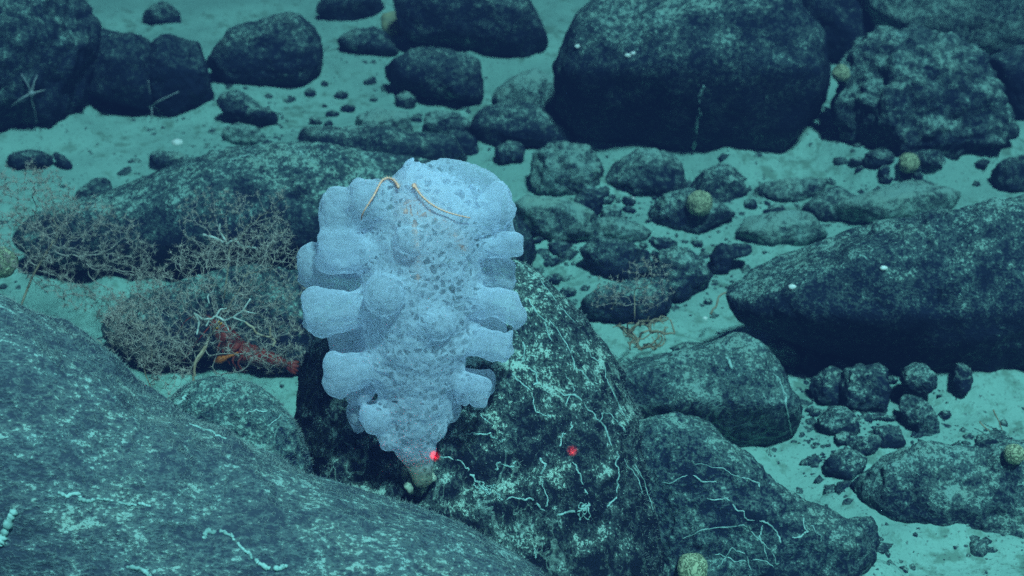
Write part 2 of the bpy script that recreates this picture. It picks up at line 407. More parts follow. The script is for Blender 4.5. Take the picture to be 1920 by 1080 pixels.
# cobbles: key, label, polygon or ellipse, material
COB = "cobbles on the silt"
def cob(key, label, poly, mat='mottle', thick=0.8, sub=5, sink=0.0, name='cobble', knob=0.08, t=None, **kw):
    kw.setdefault('embed', {'pale': 1.2, 'dusty': 1.0}.get(mat, 0.5))
    rock(key, name, label, poly, mat, thick=thick, sub=sub, sink=sink, group=COB, amp=0.12, knob=knob, fine=0.003, t=t, **kw)
cob('c1', "thin slanting cobble on silt below the egg shaped boulder", [(405,187),(430,168),(455,172),(490,195),(522,205),(520,225),(480,230),(440,214),(415,203)])
cob('c2', "arched half buried stone on the silt at the top left edge", [(262,30),(280,10),(310,4),(336,18),(342,40),(300,44)], 'mottle')
cob('c3', "flat dark cobble below the black boulder at the top edge", [(622,76),(660,54),(700,48),(736,65),(753,90),(730,96),(680,98),(640,92)])
cob('c4', "low silted stone right edge, below the lumpy boulder", [(1850,332),(1870,305),(1920,290),(1980,300),(1990,348),(1920,352),(1875,350)], 'mottle')
cob('c5', "silt capped round cobble at the foot of the huge black block", [(1125,332),(1150,296),(1200,275),(1250,278),(1280,300),(1287,340),(1262,352),(1200,354),(1150,350)], 'dusty')
cob('c6', "dark round cobble right of the silt capped one, under the huge block", [(1283,352),(1320,315),(1360,304),(1392,325),(1404,352),(1380,372),(1320,374)], 'mottle')
cob('c7', "wide low cobble with the big yellow ball sponge on it", [(1206,398),(1240,362),(1290,352),(1350,376),(1382,397),(1350,418),(1310,434),(1250,422)], 'mottle')
cob('c8', "crumbly pale heap of silt covered rubble left of the silt capped cobble", [(985,330),(1000,280),(1050,262),(1100,270),(1140,300),(1135,335),(1060,345)], 'pale', knob=0.15)
cob('c9', "black sided cobble with silty top, right of the sponge's upper lobes", [(1085,470),(1110,444),(1160,447),(1220,470),(1220,500),(1185,518),(1125,512)], 'mottle')
cob('c10', "round topped dark cobble left of the very large right boulder", [(1213,505),(1235,472),(1265,460),(1300,470),(1330,500),(1328,540),(1280,550),(1230,542)], 'mottle')
cob('c11', "long dark cobble behind the small tan coral right of the sponge", [(1072,570),(1120,537),(1200,520),(1262,530),(1272,562),(1230,592),(1170,597),(1110,588)], 'mottle')
cob('c12', "small black notched stone on a silt bank beside the large right boulder", [(1328,476),(1350,454),(1412,458),(1408,474),(1372,482),(1366,506),(1336,502)], 'dark')
cob('c13', "pale flat slab buried in silt behind the large right boulder", [(1370,432),(1400,402),(1480,390),(1545,400),(1562,422),(1500,442),(1420,447)], 'pale', knob=0.03)
cob('c15', "silted low outcrop behind the pale flat slab", ell(1560,378,60,24,-6), 'dusty')
cob('c16', "small dark cobble nearest the fibrous boulder on the right silt bank", ell(1524,678,27,23), 'mottle')
cob('c17', "grey capped round cobble with black underside, front of the cobble trio", ell(1556,722,36,33), 'mottle')
cob('c18', "knobbly cobble, biggest of the trio under the large right boulder", ell(1622,720,50,47), 'mottle', knob=0.14)
cob('c19', "flat nearly buried cobble in front of the cobble trio", ell(1574,786,42,23,6), 'dusty')
cob('c20', "slanting ring marked flat stone alone on the bright right silt", ell(1726,772,46,24,32), 'dusty')
cob('c21', "tiny dark cobble below the nearly buried flat one", ell(1579,823,19,13), 'mottle')
cob('c22', "dark oval cobble near the left tip of the lower right mound", ell(1588,866,38,24), 'mottle')
cob('c23', "squarish dark cobble on silt behind the lower right mound", ell(1662,818,34,20), 'mottle')
cob('c24', "silty rounded cobble in the shade of the large right boulder's front", ell(1722,704,36,21), 'dusty', t=1.44)
cob('c25', "small pale peaked stone in the shade of the large right boulder", ell(1805,700,17,26), 'dusty', t=1.45)
cob('c26', "flat dark stone at right edge behind the lower right mound", ell(1868,830,44,18), 'mottle')
cob('c27', "dark split stone tucked under the right end of the webbed flat boulder", ell(1606,1012,38,50,20), 'mottle', t=1.29)
cob('c30', "oval grey stone alone on silt left of the long low boulder's crest", ell(314,299,38,17), 'mottle')
cob('c31', "flat dark stone on silt near the left edge, longest of a row", ell(50,298,50,18,-4), 'mottle')
cob('c32', "narrow dark stone slanting on silt near the left edge", ell(118,300,24,9,35), 'dark')
cob('c33', "pale silt smothered hump below the slanting cobble", ell(458,248,44,17,8), 'pale')
cob('c34', "dark crumb of rock on silt right of the sponge's top", ell(1104,376,30,27), 'mottle')
cob('c35', "little flat stone beside the dark crumb right of sponge", ell(1146,398,20,11), 'dusty')
cob('c36', "small speckled stone half sunk in silt beside the sponge's upper right", ell(1048,463,22,13), 'mottle')
cob('c37', "small dark stone on silt between flat topped boulder and low ridge", ell(760,187,20,15), 'mottle')
cob('c38', "low crumbly rubble left of the low black boulder at the huge block's foot", ell(840,228,50,20,12), 'dusty')
cob('c39', "dark wedge stone at the right end of the thin ridge", ell(868,266,34,22,15), 'dark')
cob('c40', "dark low rubble at the foot of the long boulder's left end", ell(175,360,40,22,-20), 'mottle')
cob('c41', "flat silted cobble before the large right boulder's left tip", [(1240,652),(1290,640),(1340,640),(1385,628),(1390,652),(1320,668),(1262,668)], 'mottle')
cob('c43', "low dark stone in the silt below right lumpy boulder, near the right edge", ell(1720,350,40,14), 'dusty')
cob('m1', "long low silt drift hump right of the sponge's shoulder, dotted with crumbs", ell(1040,400,95,32,8), 'pale', name='silt_hump', knob=0.12)
cob('m2', "low silt hump before the yellow ball's cobble, paler than its neighbours", ell(1160,425,70,18,6), 'pale', name='silt_hump')
cob('m3', "silt hump between angular black boulder and the huge black block", ell(985,170,62,40), 'pale', name='silt_hump', knob=0.04)
cob('m4', "broad faint silt swell behind the very large right boulder's back", ell(1690,372,130,24,-4), 'pale', name='silt_hump')
cob('m5', "silt swell at the foot of the huge block's right corner", ell(1480,352,80,18,-4), 'pale', name='silt_hump', knob=0.03)
cob('m6', "crumbly silt hump between the flat topped boulder and the thin ridge", ell(720,225,60,20), 'pale', name='silt_hump', knob=0.12)
cob('m7', "small stony silt hump between the cobble trio and bright silt", ell(1475,655,40,18,25), 'pale', name='silt_hump', knob=0.1)
cob('c45', "little dark knob of rock left of the pale rubble heap", ell(960,285,30,20), 'mottle')

# silt drifts up against the stones
from mathutils.kdtree import KDTree
pts = np.vstack(SKIRT); kd = KDTree(len(pts))
for k_, p_ in enumerate(pts): kd.insert((p_[0], p_[1], 0), k_)
kd.balance()
xr, yr = X.ravel(), Y.ravel(); near = np.where((np.abs(xr) < 0.8) & (yr > 0.6) & (yr < 2.4))[0]
fnd = [kd.find((xr[k_], yr[k_], 0)) for k_ in near]; dd = np.array([q[2] for q in fnd]); amp_ = pts[np.array([q[1] for q in fnd]), 2]
pn = np.stack([xr[near], yr[near], np.zeros(len(near))], 1)
Z[near] += amp_*np.exp(-(dd/np.clip(amp_*1.8, 0.008, 0.030))**2)*np.clip(0.75+1.3*fbm(pn*16, 4, 77), 0, 2)
gm = mesh_from("seabed", np.stack([xr, yr, Z], 1), GF, M['sand'])
seabed = tag(link("seabed", gm), "pale teal silt seabed between the boulders", None, None, "structure")
gbvh = BVHTree.FromPolygons([tuple(v) for v in np.stack([xr, yr, Z], 1)], [tuple(q) for q in GF])
def ghit(px, py):
    d = P(px, py, 1.0)-CAM; d /= np.linalg.norm(d)
    l = gbvh.ray_cast(Vector(CAM), Vector(d))[0]
    return np.array(l)

# the knobbly small rubble between the boulders, laid on the finished silt
def gtof(px, py): return float(np.dot(ghit(px, py)-CAM, FWD))
def clear(x, y, key0=None):
    g_ = gtof(x, y)
    for k_ in list(ROCKS):
        p_ = hit(k_, x, y)[0]
        if p_ is not None and float(np.dot(p_-CAM, FWD)) < g_-0.004: return False
    return True
cob('c28', "lumpy pale dusted cobble before the lumpy silt dusted boulder, left of the ball sponge", ell(1650, 296, 30, 18), 'dusty', t=gtof(1650, 310), skirt=False, embed=0.0)
cob('c29', "dark lumpy cobble right beside the dull yellow ball sponge on silt", ell(1744, 298, 32, 19), 'mottle', t=gtof(1744, 313), skirt=False, embed=0.0)
rr_ = random.Random(12)
for (x0, x1, y0, y1), n_, where in [((1000,1330,335,570), 24, "in the rubble right of the sponge"), ((1490,1780,660,850), 18, "under the very large right boulder"), ((1580,1850,285,345), 10, "below the lumpy boulder"), ((560,900,150,235), 12, "before the flat topped boulder"), ((1400,1580,340,400), 6, "behind the very large right boulder")]:
    done = 0
    for _ in range(n_*6):
        x, y = rr_.uniform(x0, x1), rr_.uniform(y0, y1); r_ = 8*rr_.lognormvariate(0, 0.45)
        if done >= n_ or not (clear(x, y) and clear(x, y-r_*0.8)): continue
        done += 1
        rock('r%d_%d' % (x*10, y*10), 'rubble_stone', "small knobbly stone half sunk in silt "+where, ell(x, y, r_*rr_.uniform(1.0, 1.7), r_*0.85, rr_.uniform(-25, 25), jit=0.2), rr_.choice(['mottle', 'mottle', 'dusty']), t=gtof(x, y+r_*0.5), thick=0.9, sub=4, knob=0.2, amp=0.2, fine=0.002, cat='stone', group="small stones "+where, skirt=False)

# gravel grains on the silt
gv = MB(); tv, tf = ico(1)
edge = pts[(np.abs(pts[:, 0]) < 0.75)]
for k_ in range(5600):
    if k_ % 3:
        e_ = edge[RNG.integers(len(edge)), :2]+RNG.normal(0, 0.020, 2); p_ = np.array([e_[0], e_[1], 0.0])
        p_[2] = gbvh.ray_cast(Vector((p_[0], p_[1], 0.3)), Vector((0, 0, -1)))[0][2]; 
        if fbm(np.array([[e_[0]*7, e_[1]*7, 0.]]), 2, 14)[0] < -0.12: continue
        r_ = 0.0013*random.lognormvariate(0.2, 0.72)
    else:
        px, py = random.uniform(-20, 1940), random.uniform(0, 1080)
        if fbm(np.array([[px/150, py/90, 0.]]), 2, 4)[0] < -0.05 and random.random() < 0.8: continue
        p_ = ghit(px, py); r_ = 0.0009*random.lognormvariate(0.25, 0.6)
    gv.add(p_+(tv*(1+0.28*RNG.standard_normal((len(tv), 1)))-np.array([0, 0, 0.35]))*min(r_, 0.009)*np.array([1, 1, 0.75]), [tuple(q) for q in tf])
tag(gv.build("gravel", rock_mat("gravel_grain", dust=0.05)), "scattered dark gravel grains on the silt", None, None, "stuff")

# ------------------------------------------------------------------ sponge
SB, _ = hit('S', 788, 905)
K = np.linalg.norm(SB-CAM)*0.985/FPX*1.0
t_s = float(np.dot(SB-CAM, FWD))-0.012; K = t_s/FPX
TAU = math.radians(10)
AX = UPV*math.cos(TAU)-FWD*math.sin(TAU); NRM = -FWD*math.cos(TAU)-UPV*math.sin(TAU)
S0 = P(788, 905, t_s)
def sp(u, y, w_):  # sponge px -> local (u right, v up, w front)
    return np.array([u-788, (905-y)/math.cos(TAU)+w_*math.tan(TAU), w_], float)
prim = []   # (group, a, b, ra, rb, flatten)
def cap(g, a, b, ra, rb): prim.append((g, sp(*a), sp(*b), ra, rb))
body = [((790,893,0),17),((787,868,0),24),((781,830,0),38),((779,790,0),52),((779,745,0),66),((784,690,0),82),((786,640,0),96),((787,580,0),104),((792,520,0),108),((800,460,0),110),((815,410,0),108)]
for (a, ra), (b, rb) in zip(body[:-1], body[1:]): cap('stalk' if a[1] > 850 else 'body', a, b, ra, rb)
lob = [ # root, tip, r root, r tip
 ((740,415,20),(642,398,30),34,38), ((760,390,25),(690,380,50),40,36),
 ((730,478,30),(640,470,50),30,41), ((720,490,-25),(592,502,-30),26,38),
 ((720,570,30),(612,584,50),30,44), ((720,632,-35),(636,640,-30),24,30),
 ((720,680,30),(645,694,45),28,34), ((645,694,45),(630,716,48),32,20), ((750,765,-25),(672,777,-28),20,28),
 ((745,765,20),(702,785,34),22,24), ((770,812,12),(726,823,26),17,13),
 ((870,405,20),(935,388,30),42,37), ((870,425,-25),(945,420,-30),40,28), ((860,465,25),(968,462,34),27,20),
 ((860,505,-30),(945,513,-30),28,33), ((860,562,25),(955,572,38),30,25), ((945,572,36),(975,596,36),24,13),
 ((850,630,25),(945,650,44),27,26), ((860,610,-30),(930,610,-28),24,28),
 ((835,705,20),(900,730,38),24,26), ((835,700,-25),(912,716,-24),20,24), ((820,760,-15),(851,769,-18),18,15),
 ((800,790,15),(828,815,22),20,10),
 ((730,525,-45),(628,530,-42),26,24), ((690,735,10),(662,742,10),16,14), ((850,735,10),(876,742,14),16,13),
 ((778,475,60),(776,458,94),28,28), ((745,560,50),(731,552,97),36,37), ((810,612,50),(824,604,80),36,32),
]
FRONT = tuple(f'lobe{j}' for j in range(len(lob)-3, len(lob)))
for j, (a, b, ra, rb) in enumerate(lob): cap(f'lobe{j}', a, b, ra, rb)
st = 3.6
gu = np.arange(-262, 226, st); gv_ = np.arange(-40, 640, st); gw = np.arange(-190, 200, st)
G = np.stack(np.meshgrid(gu, gv_, gw, indexing='ij'), -1).astype(np.float32)
shp = G.shape[:3]; Gf = G.reshape(-1, 3)
def d_cap(p, a, b, ra, rb, flat, tall=1.0):
    ab = b-a; h_ = np.clip(((p-a)@ab)/(ab@ab+1e-9), 0, 1)
    q = p-(a+h_[:, None]*ab); q = q*np.array([1, tall, flat])
    d = np.sqrt((q**2).sum(1))-((ra+(rb-ra)*h_) if tall == 1.0 else ((ra-4)+(rb+5-ra)*h_**1.5))
    if tall != 1.0:                                           # lobes end blunt and slightly flared, not as balls
        n_ = ab/np.linalg.norm(ab); e = (p-b)@n_-0.86*rb
        cup_ = 0.46*rb-np.sqrt((((p-(b+n_*1.02*rb))*np.array([1, 0.9, 1]))**2).sum(1)); d = np.maximum(d, cup_)
        hh = np.clip(0.5-0.5*(d-e)/16, 0, 1); d = d*(1-hh)+e*hh+16*hh*(1-hh)
    return d
def smin(a, b, k):
    h_ = np.clip(0.5+0.5*(b-a)/k, 0, 1); return b*(1-h_)+a*h_-k*h_*(1-h_)
def cup(p):
    c0 = sp(852, 400, 0); x = (p[:, 0]-c0[0])/96; z = (p[:, 2]+6)/70
    grow = 1+0.10*np.clip((p[:, 1]-505)/90, -1, 1)
    rr = np.sqrt(x*x+z*z)+1e-6; sh = np.abs(rr/grow-1)*78-6.5
    rim = 538-34*(p[:, 2]/70)-14*np.abs(x)**2.5+5*np.sin(np.arctan2(z, x)*3+1)
    low = 478-p[:, 1]
    return np.maximum(np.maximum(sh, p[:, 1]-rim*1.03), low)
def field(p, want=False):
    dbody = None; dl = None; groups = {}
    for g, a, b, ra, rb in prim:
        d = d_cap(p, a, b, ra, rb, 1.15 if g in ('body', 'stalk') else 1.08, 1.0 if g in ('body', 'stalk')+FRONT else 0.93)
        groups[g] = np.minimum(groups[g], d) if g in groups else d
    core = None
    for g in ('body', 'stalk'): core = groups[g] if core is None else smin(core, groups[g], 12)
    # open top: hollow the body under the cup
    c0 = sp(852, 400, 0); x = (p[:, 0]-c0[0])/84; z = (p[:, 2]+6)/58; cav = np.maximum((np.sqrt(x*x+z*z)-1)*60, 500-p[:, 1])
    lobes = None
    for g in groups:
        if g.startswith('lobe'): lobes = groups[g] if lobes is None else smin(lobes, groups[g], 16)
    lobes = lobes+2.8*fbm(p*0.05, 3, 98)
    f_ = smin(core, lobes, 18)
    f_ = np.maximum(f_, -cav)
    cu = cup(p); f_ = f_ + 7.0*fbm(p*0.016, 2, 91)*0.9+5.5*fbm(p*0.036, 3, 95)+2.0*fbm(p*0.09, 2, 96)
    f_ = smin(f_, cu+2.5*fbm(p*0.03, 2, 97), 10)
    if want: groups['collar'] = cu-6; return f_, groups, core, lobes
    return f_
F = np.empty(len(Gf)); 
for s_ in range(0, len(Gf), 400000): F[s_:s_+400000] = field(Gf[s_:s_+400000].astype(float))
F = F.reshape(shp)
ins = F < 0
cells = np.zeros(tuple(n-1 for n in shp), int)
sl3 = lambda d, n: slice(d, n-1+d)
corner = {}
for dx in (0, 1):
    for dy in (0, 1):
        for dz in (0, 1):
            corner[dx, dy, dz] = F[sl3(dx, shp[0]), sl3(dy, shp[1]), sl3(dz, shp[2])]; cells += corner[dx, dy, dz] < 0
act = (cells > 0) & (cells < 8); idx = np.argwhere(act); vid = -np.ones(act.shape, int); vid[act] = np.arange(len(idx))
acc = np.zeros((len(idx), 3)); cnt = np.zeros(len(idx))
for a in corner:
    for ax in range(3):
        if a[ax] == 0:
            b = list(a); b[ax] = 1; b = tuple(b); fa = corner[a][act]; fb = corner[b][act]; m_ = (fa < 0) != (fb < 0)
            tt = np.where(m_, fa/(fa-fb+1e-12), 0); pt = np.tile(np.array(a, float), (len(idx), 1)); pt[:, ax] += tt
            acc[m_] += pt[m_]; cnt[m_] += 1
SV = (idx+acc/cnt[:, None])*st+np.array([gu[0], gv_[0], gw[0]])
quads = []
for ax in range(3):
    o1, o2 = [(1, 2), (2, 0), (0, 1)][ax]
    n_ = [slice(None)]*3; n_[ax] = slice(0, -1); a_ = ins[tuple(n_)]; n_[ax] = slice(1, None); b_ = ins[tuple(n_)]
    e = np.argwhere(a_ != b_); e = e[(e[:, o1] > 0) & (e[:, o2] > 0) & (e[:, o1] < act.shape[o1]) & (e[:, o2] < act.shape[o2])]
    flip = ~a_[tuple(e.T)]
    c = []
    for d1, d2 in ((1, 1), (0, 1), (0, 0), (1, 0)):
        q = e.copy(); q[:, o1] -= d1; q[:, o2] -= d2; c.append(vid[tuple(q.T)])
    q = np.stack(c, 1); q[flip] = q[flip][:, ::-1]; quads.append(q)
quads = np.vstack(quads); quads = quads[(quads >= 0).all(1)]
eps = 1.0
gr = np.stack([field(SV+np.eye(3)[k_]*eps)-field(SV-np.eye(3)[k_]*eps) for k_ in range(3)], 1)
SN = gr/(np.linalg.norm(gr, axis=1)[:, None]+1e-9)
_, groups, core, lobes = field(SV, True)
netw = np.clip(1.15-(core-4)/34, 0.18, 1)
names = list(groups); lab = np.argmin(np.stack([groups[g] for g in names]), 0)
# smooth the part borders by face majority
flab = np.array([np.bincount(r_).argmax() for r_ in lab[quads]])

def sponge_mat():
    m = NT("sponge_lace"); co = m.coords(False)
    net = m.n("ShaderNodeAttribute", attribute_name="net").outputs["Fac"]
    wob = m.n("ShaderNodeVectorMath", {0: co, 1: m.n("ShaderNodeVectorMath", {0: m.n("ShaderNodeTexNoise", {"Vector": co, "Scale": 120.0, "Detail": 2.0}).outputs[1], 3: 0.006}, operation='SCALE').outputs[0]}, operation='ADD').outputs[0]
    def lace(scale, lo, hi, r0, r1, base):
        e = m.n("ShaderNodeTexVoronoi", {"Vector": wob, "Scale": scale}, feature='DISTANCE_TO_EDGE').outputs["Distance"]
        c = m.n("ShaderNodeTexVoronoi", {"Vector": wob, "Scale": scale}, feature='F1').outputs["Color"]
        return m.math('MULTIPLY', m.ramp(e, lo, hi), m.ramp(m.n("ShaderNodeSeparateColor", {0: c}).outputs[0], r0, r1, base, 1.0))
    clm = m.ramp(m.noise(co, 40, 2, 0.5), 0.35, 0.60, 0.62, 1.0)
    big = m.math('MULTIPLY', lace(196.0, 0.10, 0.23, 0.15, 0.65, 0.22), m.math('MULTIPLY', net, clm))
    sml = m.math('MULTIPLY', lace(380.0, 0.10, 0.26, 0.3, 0.8, 0.1), m.math('ADD', 0.10, m.math('MULTIPLY', net, 0.30)))
    hole = m.math('MAXIMUM', big, sml)
    tiny = m.math('MULTIPLY', m.ramp(m.noise(co, 300, 4, 0.6), 0.55, 0.75), 0.18)
    hole = m.math('MAXIMUM', hole, tiny)
    soft = m.noise(co, 45, 3, 0.5)
    rimw = m.math('MULTIPLY', m.math('POWER', m.n('ShaderNodeLayerWeight', {0: 0.5}).outputs['Facing'], 2.5), 0.40)   # a thin wall seen edge-on lets less through
    alpha = m.math('SUBTRACT', m.math('ADD', m.math('ADD', 0.42, m.math('MULTIPLY', net, 0.42)), m.math('ADD', m.math('MULTIPLY', soft, 0.34), rimw)), m.math('MULTIPLY', hole, 0.83), clamp=True)
    low = m.n("ShaderNodeAttribute", attribute_name="base").outputs["Fac"]
    col = m.mix(low, (0.88, 0.90, 1.0, 1), (0.56, 0.56, 0.42, 1))
    bp = m.n("ShaderNodeBump", {"Strength": 0.35, "Distance": 0.0012, "Height": m.math('SUBTRACT', 1.0, hole)})
    df = m.n("ShaderNodeBsdfDiffuse", {"Color": col, "Normal": bp.outputs[0]}); tr = m.n("ShaderNodeBsdfTranslucent", {"Color": col})
    sh = m.n("ShaderNodeMixShader", {0: 0.72, 1: df.outputs[0], 2: tr.outputs[0]}).outputs[0]
    tp = m.n("ShaderNodeBsdfTransparent").outputs[0]
    sh = m.n("ShaderNodeMixShader", {0: alpha, 1: tp, 2: sh}).outputs[0]
    m.t.links.new(sh, m.out.inputs[0]); return m.m
M['sponge'] = sponge_mat()
sponge = thing("glass_sponge", S0, "large bluish white lacy glass sponge with tiers of rounded lobes on the dark boulder", "sponge")
def to_local(q): return (q[:, :1]*RGT+q[:, 1:2]*AX+q[:, 2:3]*NRM)*K
SW = to_local(SV); SNW = SN[:, :1]*RGT+SN[:, 1:2]*AX+SN[:, 2:3]*NRM
basew = np.clip((62-SV[:, 1])/45, 0, 1)
for g_i, g in enumerate(names):
    qs = quads[flab == g_i]
    if len(qs) < 12: continue
    used, inv = np.unique(qs, return_inverse=True)
    nm = 'lobe' if g.startswith('lobe') else g
    me = mesh_from(nm, SW[used], inv.reshape(-1, 4), M['sponge'])
    at = me.attributes.new("net", 'FLOAT', 'POINT'); at.data.foreach_set("value", netw[used].astype(np.float32))
    at = me.attributes.new("base", 'FLOAT', 'POINT'); at.data.foreach_set("value", basew[used].astype(np.float32))
    me.normals_split_custom_set_from_vertices([tuple(n_) for n_ in SNW[used]])
    link(nm, me, sponge)
# crusty holdfast where it grips the rock
hf = MB()
for k_ in range(90):
    a_ = random.uniform(0, 6.28); r_ = random.uniform(0, 27); px, py = 785+r_*math.cos(a_), 893+abs(r_)*math.sin(a_)*1.1
    p_, n_ = hit('S', px, py)
    hf.blob(p_+n_*0.002-FWD*random.uniform(0, .008), np.array([1, 1, 1.2])*random.uniform(0.0012, 0.0036), 2, 0.6, k_)
M['holdfast'] = plain_mat("holdfast_crust", (0.40, 0.44, 0.32), (0.16, 0.18, 0.14), 300)
hf.build("holdfast", M['holdfast'], sponge, S0)
sbvh = BVHTree.FromPolygons([tuple(v) for v in SW+S0], [tuple(q) for q in quads])
def shit(px, py, off=0.0):
    d = P(px, py, 1.0)-CAM; d /= np.linalg.norm(d); r_ = sbvh.ray_cast(Vector(CAM), Vector(d))
    return None if r_[0] is None else np.array(r_[0])-d*off

# ------------------------------------------------------------------ brittle star on the sponge
M['star_o'] = plain_mat("banded_arm", (0.95, 0.50, 0.36), (0.90, 0.33, 0.20), 700)
def arm_pts(lst, off, td):
    out = []; last = None
    for x, y in lst:
        p_ = shit(x, y, off); 
        t_ = float(np.dot((p_ if p_ is not None else P(x, y, td))-CAM, FWD))
        if last is not None: t_ = last+max(-0.006, min(0.006, t_-last))
        last = t_; out.append(P(x, y, t_))
    return np.array(out)
def arm_mesh(pts, r0, r1, mat, name, parent, org):
    mb = MB(); n_ = 60; seg = np.linspace(0, len(pts)-1, n_)
    pp = np.stack([np.interp(seg, np.arange(len(pts)), pts[:, k_]) for k_ in range(3)], 1)
    for _ in range(3): pp[1:-1] = (pp[:-2]+2*pp[1:-1]+pp[2:])/4
    rr = np.linspace(r0, r1, n_)*(1+0.22*np.cos(np.arange(n_)*math.pi))
    mb.tube(pp, rr, 7, 1)
    for k_ in range(2, n_-3, 2):
        d = pp[k_+1]-pp[k_-1]; d /= np.linalg.norm(d); s_ = np.cross(d, FWD); s_ /= np.linalg.norm(s_)
        for q in (-1, 1): mb.spike(pp[k_]+q*s_*rr[k_]*0.7, pp[k_]+q*s_*rr[k_]*2.3+d*rr[k_]*0.6, rr[k_]*0.25)
    return mb.build(name, mat, parent, org)
inside = lambda x, y, dw: S0+to_local(np.array([sp(x, y, dw)]))[0]
bo = inside(786, 380, 0)
bs = thing("brittle_star", bo, "orange banded brittle star draped over the white sponge's top", "brittle star")
mb = MB(); v_, f_ = ico(3); mb.add(bo+v_*np.array([0.0042, 0.003, 0.0042]), [tuple(q) for q in f_]); mb.build("disc", M['star_o'], bs, bo)
A1 = [(747,352),(745,346),(738,337),(727,333),(716,338),(709,351),(702,365),(694,378),(684,393),(679,403),(677,413)]
A2 = [(776,352),(775,344),(780,353),(789,366),(803,379),(820,390),(838,398),(860,404),(882,409)]
for A in (A1, A2):
    arm_mesh(arm_pts(A, 0.0042, float(np.dot(bo-CAM, FWD))), 0.00085, 0.00035, M['star_o'], "arm", bs, bo)
for A in ([(786,380,0),(790,388,40),(802,402,62),(828,414,66),(850,432,66),(862,455,68),(876,472,66)], [(786,380,0),(768,395,50),(772,408,66),(800,408,68),(815,402,66)], [(786,380,0),(784,430,62),(792,480,68),(790,530,68)]):
    arm_mesh(np.array([inside(*a) for a in A]), 0.0020, 0.0010, M['star_o'], "arm", bs, bo)

# ------------------------------------------------------------------ worm tubes and crusts: parts of their boulders
M['tube'] = plain_mat("limy_tube", (0.36, 0.52, 0.46), (0.20, 0.31, 0.27), 160)
def jitter_line(l, n=4, amp=3.0):
    l = np.array(l, float); out = []
    for a, b in zip(l[:-1], l[1:]):
        for k_ in range(n): out.append(a+(b-a)*k_/n)
    out.append(l[-1]); out = np.array(out); out[1:-1] += RNG.normal(0, amp*0.45, out[1:-1].shape); return out
def worm(key, l, r=0.0007, amp=2.5, name="worm_tube"):
    R = ROCKS[key]; line = jitter_line(jitter_line(l, 3, amp*1.9), 3, amp*0.5); n_ = len(line)
    cuts = [0]
    while cuts[-1] < n_-4: cuts.append(min(n_, cuts[-1]+int(RNG.integers(9, 26))))
    for a, b in zip(cuts[:-1], cuts[1:]):
        pp = []
        for x, y in line[a:max(a+4, b-int(RNG.integers(0, 3)))]:
            p_, n2 = hit(key, x, y, r*RNG.uniform(-0.2, 0.3))
            if p_ is not None: pp.append(p_)
        if len(pp) < 4: continue
        mb = MB(); rr = r*RNG.uniform(0.45, 0.85)*(1+0.22*RNG.standard_normal(len(pp))); rr[0] *= .35; rr[-1] *= .35
        mb.tube(np.array(pp), np.clip(rr, r*0.22, r*1.5), 6, 2); mb.build(name, M['tube'], R['o'], R['org'])
for l, r in [
 ([(826,856),(848,862),(868,872),(885,888),(898,905),(904,914)], .0010), ([(1050,735),(1085,745),(1113,778),(1133,800),(1155,845),(1163,880),(1157,910),(1153,935),(1138,952)], .0010),
 ([(1072,866),(1086,892),(1097,920),(1101,942)], .0010), ([(1100,944),(1080,960),(1055,963),(1035,968)], .0012), ([(1124,792),(1133,776),(1150,782),(1170,803),(1182,828)], .0007),
 ([(1140,720),(1165,765),(1192,822)], .0007), ([(904,912),(925,922),(945,938),(975,935),(1000,938),(1022,958)], .0011), ([(980,640),(984,675),(1010,715),(1000,722)], .0008),
 ([(1013,858),(1020,878),(1014,900),(1026,938),(1020,965)], .0009), ([(1050,838),(1054,818),(1074,802),(1070,790)], .0009), ([(872,815),(910,814),(932,822),(950,835)], .0009),
 ([(900,778),(917,790),(923,806)], .0006), ([(1000,1028),(1006,1040),(1003,1054)], .0007), ([(928,880),(935,868),(962,876),(966,864)], .0008), ([(1170,860),(1200,900),(1205,930)], .0006),
 ([(1030,600),(1060,640),(1080,690),(1110,720)], .0007), ([(990,560),(1020,600),(1035,640)], .0007), ([(1100,650),(1130,690),(1150,740)], .0007), ([(1010,520),(1050,570),(1090,620)], .0006),
 ([(960,700),(990,730),(1005,770),(1040,790)], .0008), ([(1060,700),(1075,730),(1060,760)], .0006), ([(1190,870),(1215,920),(1225,960)], .0006)]: worm('S', l, r)
for l, r in [([(108,924),(128,930),(150,926),(148,936),(170,941),(190,934),(215,940),(240,946),(262,944),(285,952)], .0013), ([(380,1010),(390,998),(412,994),(432,1002),(444,1020),(462,1036),(478,1048)], .0016),
 ([(478,1048),(500,1065),(522,1068),(545,1055)], .0020), ([(28,955),(15,985),(4,1010),(-6,1030)], .0030), ([(236,1063),(262,1068),(285,1080)], .0016), ([(355,795),(395,812),(430,830)], .0008)]: worm('F1', l, r, 2)
for l, r in [([(1325,935),(1365,935),(1385,958),(1405,972),(1440,982),(1460,1002),(1470,1030)], .0008), ([(1506,972),(1512,995),(1500,1006),(1470,1014)], .0010), ([(1240,905),(1290,890),(1330,905),(1370,900)], .0007),
 ([(1280,1010),(1330,990),(1395,985),(1420,1010),(1440,1050)], .0007), ([(1340,1040),(1380,1050),(1420,1045),(1470,1070)], .0007), ([(1390,895),(1420,910),(1440,930)], .0007), ([(1430,985),(1425,1010),(1450,1040),(1455,1060)], .0006), ([(1300,870),(1360,880),(1400,905)], .0006), ([(1520,985),(1535,1000),(1540,1015)], .0006), ([(1350,1060),(1370,1030),(1400,1040),(1410,1075)], .0006)]: worm('B24', l, r)
for l, r in [([(1450,700),(1475,745),(1478,780),(1485,820)], .0009), ([(1222,795),(1250,775),(1240,800),(1270,803)], .0007), ([(1360,670),(1375,700)], .0014)]: worm('B23', l, r)
